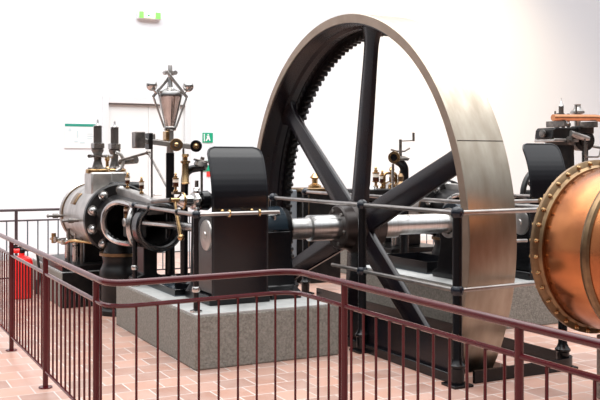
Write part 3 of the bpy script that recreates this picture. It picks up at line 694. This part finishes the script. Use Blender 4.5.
ZE = 1.222
for u_ in (6.82, 8.50): post(ge, 2.56, u_, .44, ZE, (ZE,), False, .022)
rail(ge, fillet([(2.56, 8.66, ZE), (2.56, 6.82, ZE), (3.32, 6.86, ZE)], .10), .017)
MB().sph((2.56, 8.02, ZE), .03).build('rail_joint', 'black', ge)
MB().sph((2.56, 7.25, ZE), .03).build('rail_joint', 'black', ge)
MB().tube([(3.31, 6.86, ZE), (3.36, 6.95, ZE - .02), (3.38, 7.3, ZE - .05)], .017).build('end_bend', 'steel', ge)
for n_ in (2.86, 3.13):
    b = MB(); b.cyl((n_, 7.03, ZE), (n_, 6.86, ZE), .011); b.ring((n_, 6.85, ZE), (1, 0, 0), .024, .010, 18); b.sph((n_, 7.0, ZE + .01), .02); b.sph((n_ + .035, 6.86, ZE), .018); b.build('brass_bracket', 'brass', ge)
MB().lathe((2.56, 6.82, 0), (0, 0, 1), [(.028, .60), (.034, .61), (.034, .635), (.028, .645)], 16).build('post_collar', 'steel', ge)
MB().lathe((2.56, 8.50, 0), (0, 0, 1), [(.028, .60), (.034, .61), (.034, .635), (.028, .645)], 16).build('post_collar', 'steel', ge)
g2 = thing('guard_rail', (7.2, 8.5, 0), 'distant polished guard rail behind the flywheel rim, left of the copper vessel', 'guard rail')
for n_ in (5.75, 7.1): post(g2, n_, 7.08, .44, 1.27, (1.25,), False, .022)
rail(g2, [(5.75, 7.08, 1.25), (7.1, 6.98, 1.25), (7.1, 8.6, 1.25)]); rail(g2, [(5.75, 7.08, .85), (6.2, 7.06, .85)])
for n_ in (6.34, 6.58):
    b = MB(); b.cyl((n_, 7.04, 1.25), (n_, 7.0, 1.25), .011); b.ring((n_, 7.02, 1.25), (1, 0, 0), .024, .010, 18); b.build('brass_bracket', 'brass', g2)

# ---------------------------------------------------------------- maroon railing in front
rl = thing('visitor_railing', (2.0, 5.1, 0), 'maroon gloss visitor railing with thin balusters, stepped across the foreground', 'railing')
def railing(parent, path, posts, zt, zm, zb_, mrail, mbal, step=.13, rt=.022, rm_=.0145, rb=.0085, rp=.021):
    MB().tube([V((p.x, p.y, zt)) for p in path], rt, 14).build('top_rail', mrail, parent)
    MB().tube([V((p.x, p.y, zm)) for p in path], rm_, 10).build('middle_rail', mrail, parent)
    MB().tube([V((p.x, p.y, zb_)) for p in path], .011, 8).build('bottom_rail', mrail, parent)
    # walk along the path at even steps
    d = 0; nxt = step / 2; proto = None
    for a, b_ in zip(path[:-1], path[1:]):
        L = (b_ - a).length
        while nxt <= d + L:
            p_ = a.lerp(b_, (nxt - d) / L); nxt += step
            if any((V((q_[0], q_[1], 0)) - V((p_.x, p_.y, 0))).length < .045 for q_ in posts): continue
            if proto is None:
                proto = MB().cyl((p_.x, p_.y, zb_), (p_.x, p_.y, zm), rb, seg=8).build('baluster', mbal, parent); base = V((p_.x, p_.y, 0)); loc0 = proto.location.copy()
            else:
                c_ = proto.copy(); COL.objects.link(c_); c_.parent = parent; c_.location = loc0 + V((p_.x, p_.y, 0)) - base
        d += L
    for (x, y) in posts:
        o = MB().cyl((x, y, 0.008), (x, y, zt - .01), rp, seg=14).build('post', mrail, parent)
        MB().lathe((x, y, 0), (0, 0, 1), [(.05, 0), (.05, .008), (.024, .01)], 16).build('foot_plate', mrail, o)
path = fillet([(1.345, 9.75, 0), (1.345, 4.97, 0), (2.55, 5.06, 0), (2.55, 1.7, 0)], .17, 10)
railing(rl, path, [(1.345, 9.6), (1.345, 8.14), (1.345, 6.69), (1.345, 5.24), (2.55, 4.42), (2.55, 2.95)], .963, .832, .12, 'maroon', 'maroon', rt=.0195, rm_=.0135, rb=.0075, rp=.0195)
rb_ = thing('back_railing', (5.5, 12.4, 0), 'thin dark railing with grey balusters running along behind the engines', 'railing')
path = [V((.3, 12.4, 0)), V((11.4, 12.4, 0))]
railing(rb_, path, [(.4, 12.4), (2.11, 12.4), (3.9, 12.4), (5.7, 12.4), (7.45, 12.4), (9.2, 12.4), (10.9, 12.4)], 1.0, .86, .1, 'railback', 'balback', .135, .018, .012, .009)

# ---------------------------------------------------------------- copper vessel
cv = thing('copper_vessel', (4.777, 4.0, .45), 'big polished copper drum with riveted bronze flange at the right edge', 'vessel')
CN, CZ, CU = 4.777, 1.05, 4.7
MB().lathe((CN, CU, CZ), (0, -1, 0), [(.05, -.28), (.22, -.25), (.42, -.15), (.53, -.04), (.545, 0), (.548, .05), (.565, .12), (.572, .3), (.572, .9), (.565, 1.2)], 96).build('drum', 'copper', cv)
MB().lathe((CN, CU, CZ), (0, -1, 0), [(.545, -.016), (.605, -.016), (.612, -.01), (.612, .014), (.60, .022), (.575, .03), (.56, .05), (.545, .05)], 96, closed=True).build('flange', 'bronze', cv)
MB().lathe((CN, CU, CZ), (0, -1, 0), [(.57, .42), (.59, .43), (.598, .455), (.59, .48), (.57, .49)], 96, closed=True).build('hoop', 'bronze', cv)
b = MB()
for i in range(34):
    a = 2 * PI * (i + .4) / 34; c = V((CN + .592 * math.cos(a), CU, CZ + .592 * math.sin(a)))
    o = MB().lathe(c + V((0, .034, 0)), (0, -1, 0), [(.004, 0), (.011, .004), (.011, .052), (.016, .0525), (.016, .062), (.011, .065), (.011, .074), (.004, .079)], 10)
    o.build('flange_bolt', 'brass', cv)
pd = tag(MB().box(4.70, 5.15, 3.55, 4.64, 0, .446).build('stone_pier', mat('pebbledash', (.17, .14, .125), 0, .95, (.26, .21, .18), 60, bump=1, bscale=90), None, .01), 'rough brown stone pier under the copper drum at the right edge', 'pier')

# ---------------------------------------------------------------- fire extinguisher
fx, fu = 1.97, 11.2
fe = thing('fire_extinguisher', (fx, fu, 0), 'red fire extinguisher with black hose standing behind the left railing', 'fire extinguisher')
MB().lathe((fx, fu, 0), (0, 0, 1), [(.11, 0.0), (.128, .012), (.13, .03), (.13, .44), (.115, .48), (.05, .515), (.035, .52), (.035, .55)], 32).build('cylinder', 'red', fe)
b = MB(); b.lathe((fx, fu, 0), (0, 0, 1), [(.03, .54), (.04, .55), (.04, .59), (.02, .61)], 16); b.box(fx - .14, fx + .03, fu - .02, fu + .02, .605, .625); b.obox((fx - .07, fu, .64), (1, 0, .25), .16, .035, .025); b.build('valve_handle', 'blackmatt', fe, .004)
MB().cyl((fx - .10, fu - .01, .575), (fx - .03, fu - .01, .575), .028).build('pressure_gauge', 'red', fe)
MB().tube(fillet([(fx + .03, fu - .02, .58), (fx + .17, fu - .03, .58), (fx + .21, fu - .05, .25), (fx + .17, fu - .07, .08)], .12), .016).build('hose', 'rubber', fe)
MB().tube([(fx + .17, fu - .07, .22), (fx + .165, fu - .07, .05)], .02, radii=[.018, .03]).build('nozzle', 'rubber', fe)

# ---------------------------------------------------------------- light
w = bpy.data.worlds.new('hall_sky'); sc.world = w; w.use_nodes = True
nt = w.node_tree; bg = nt.nodes['Background']
tc = nt.nodes.new('ShaderNodeTexCoord'); sp = nt.nodes.new('ShaderNodeSeparateXYZ'); cr = nt.nodes.new('ShaderNodeValToRGB')
nt.links.new(tc.outputs['Generated'], sp.inputs[0]); nt.links.new(sp.outputs['Z'], cr.inputs[0]); nt.links.new(cr.outputs[0], bg.inputs[0])
E_ = cr.color_ramp.elements
E_[0].position = 0.0; E_[0].color = (.05, .04, .035, 1)
E_[1].position = .55; E_[1].color = (1.5, 1.52, 1.55, 1)
e = E_.new(.12); e.color = (.07, .055, .048, 1)
e = E_.new(.32); e.color = (.35, .36, .38, 1)
bg.inputs[1].default_value = .85
def area(name, loc, target, sx, sy, power, col=(1, 1, 1)):
    l = bpy.data.lights.new(name, 'AREA'); l.shape = 'RECTANGLE'; l.size = sx; l.size_y = sy; l.energy = power; l.color = col
    o = bpy.data.objects.new(name, l); COL.objects.link(o); o.location = loc
    o.rotation_euler = (V(target) - V(loc)).to_track_quat('-Z', 'Y').to_euler(); return o
sk = area('skylight', (4.6, 7.8, 8.5), (4.6, 7.8, 0), 13, 10, 640, (1, .99, .97)); sk.data.spread = math.radians(135)
area('wall_fill', (4, 11.0, 8.0), (6, 15.6, 2.5), 18, 2, 345, (.95, .98, 1))  # unseen fill light, added to brighten the back wall
l = bpy.data.lights.new('warm_spotlight', 'SPOT'); l.energy = 900; l.color = (1, .74, .42); l.spot_size = math.radians(75); l.spot_blend = 1; l.shadow_soft_size = .2
o = bpy.data.objects.new('warm_spotlight', l); COL.objects.link(o); o.location = (10.5, 12.0, 7.2)
o.rotation_euler = (V((12.0, 15.6, 3.2)) - V(o.location)).to_track_quat('-Z', 'Y').to_euler()

# ---------------------------------------------------------------- camera
cam = bpy.data.cameras.new('camera'); cam.sensor_width = 36; cam.lens = 54; cam.shift_y = -38.5 / 600
co = bpy.data.objects.new('camera', cam); COL.objects.link(co); co.location = (0, 0, 1.65)
co.rotation_euler = (PI / 2, 0, -0.474); sc.camera = co
sc.view_settings.view_transform = 'Standard'; sc.view_settings.look = 'None'
sc.view_settings.exposure = 0.42; sc.view_settings.gamma = 1
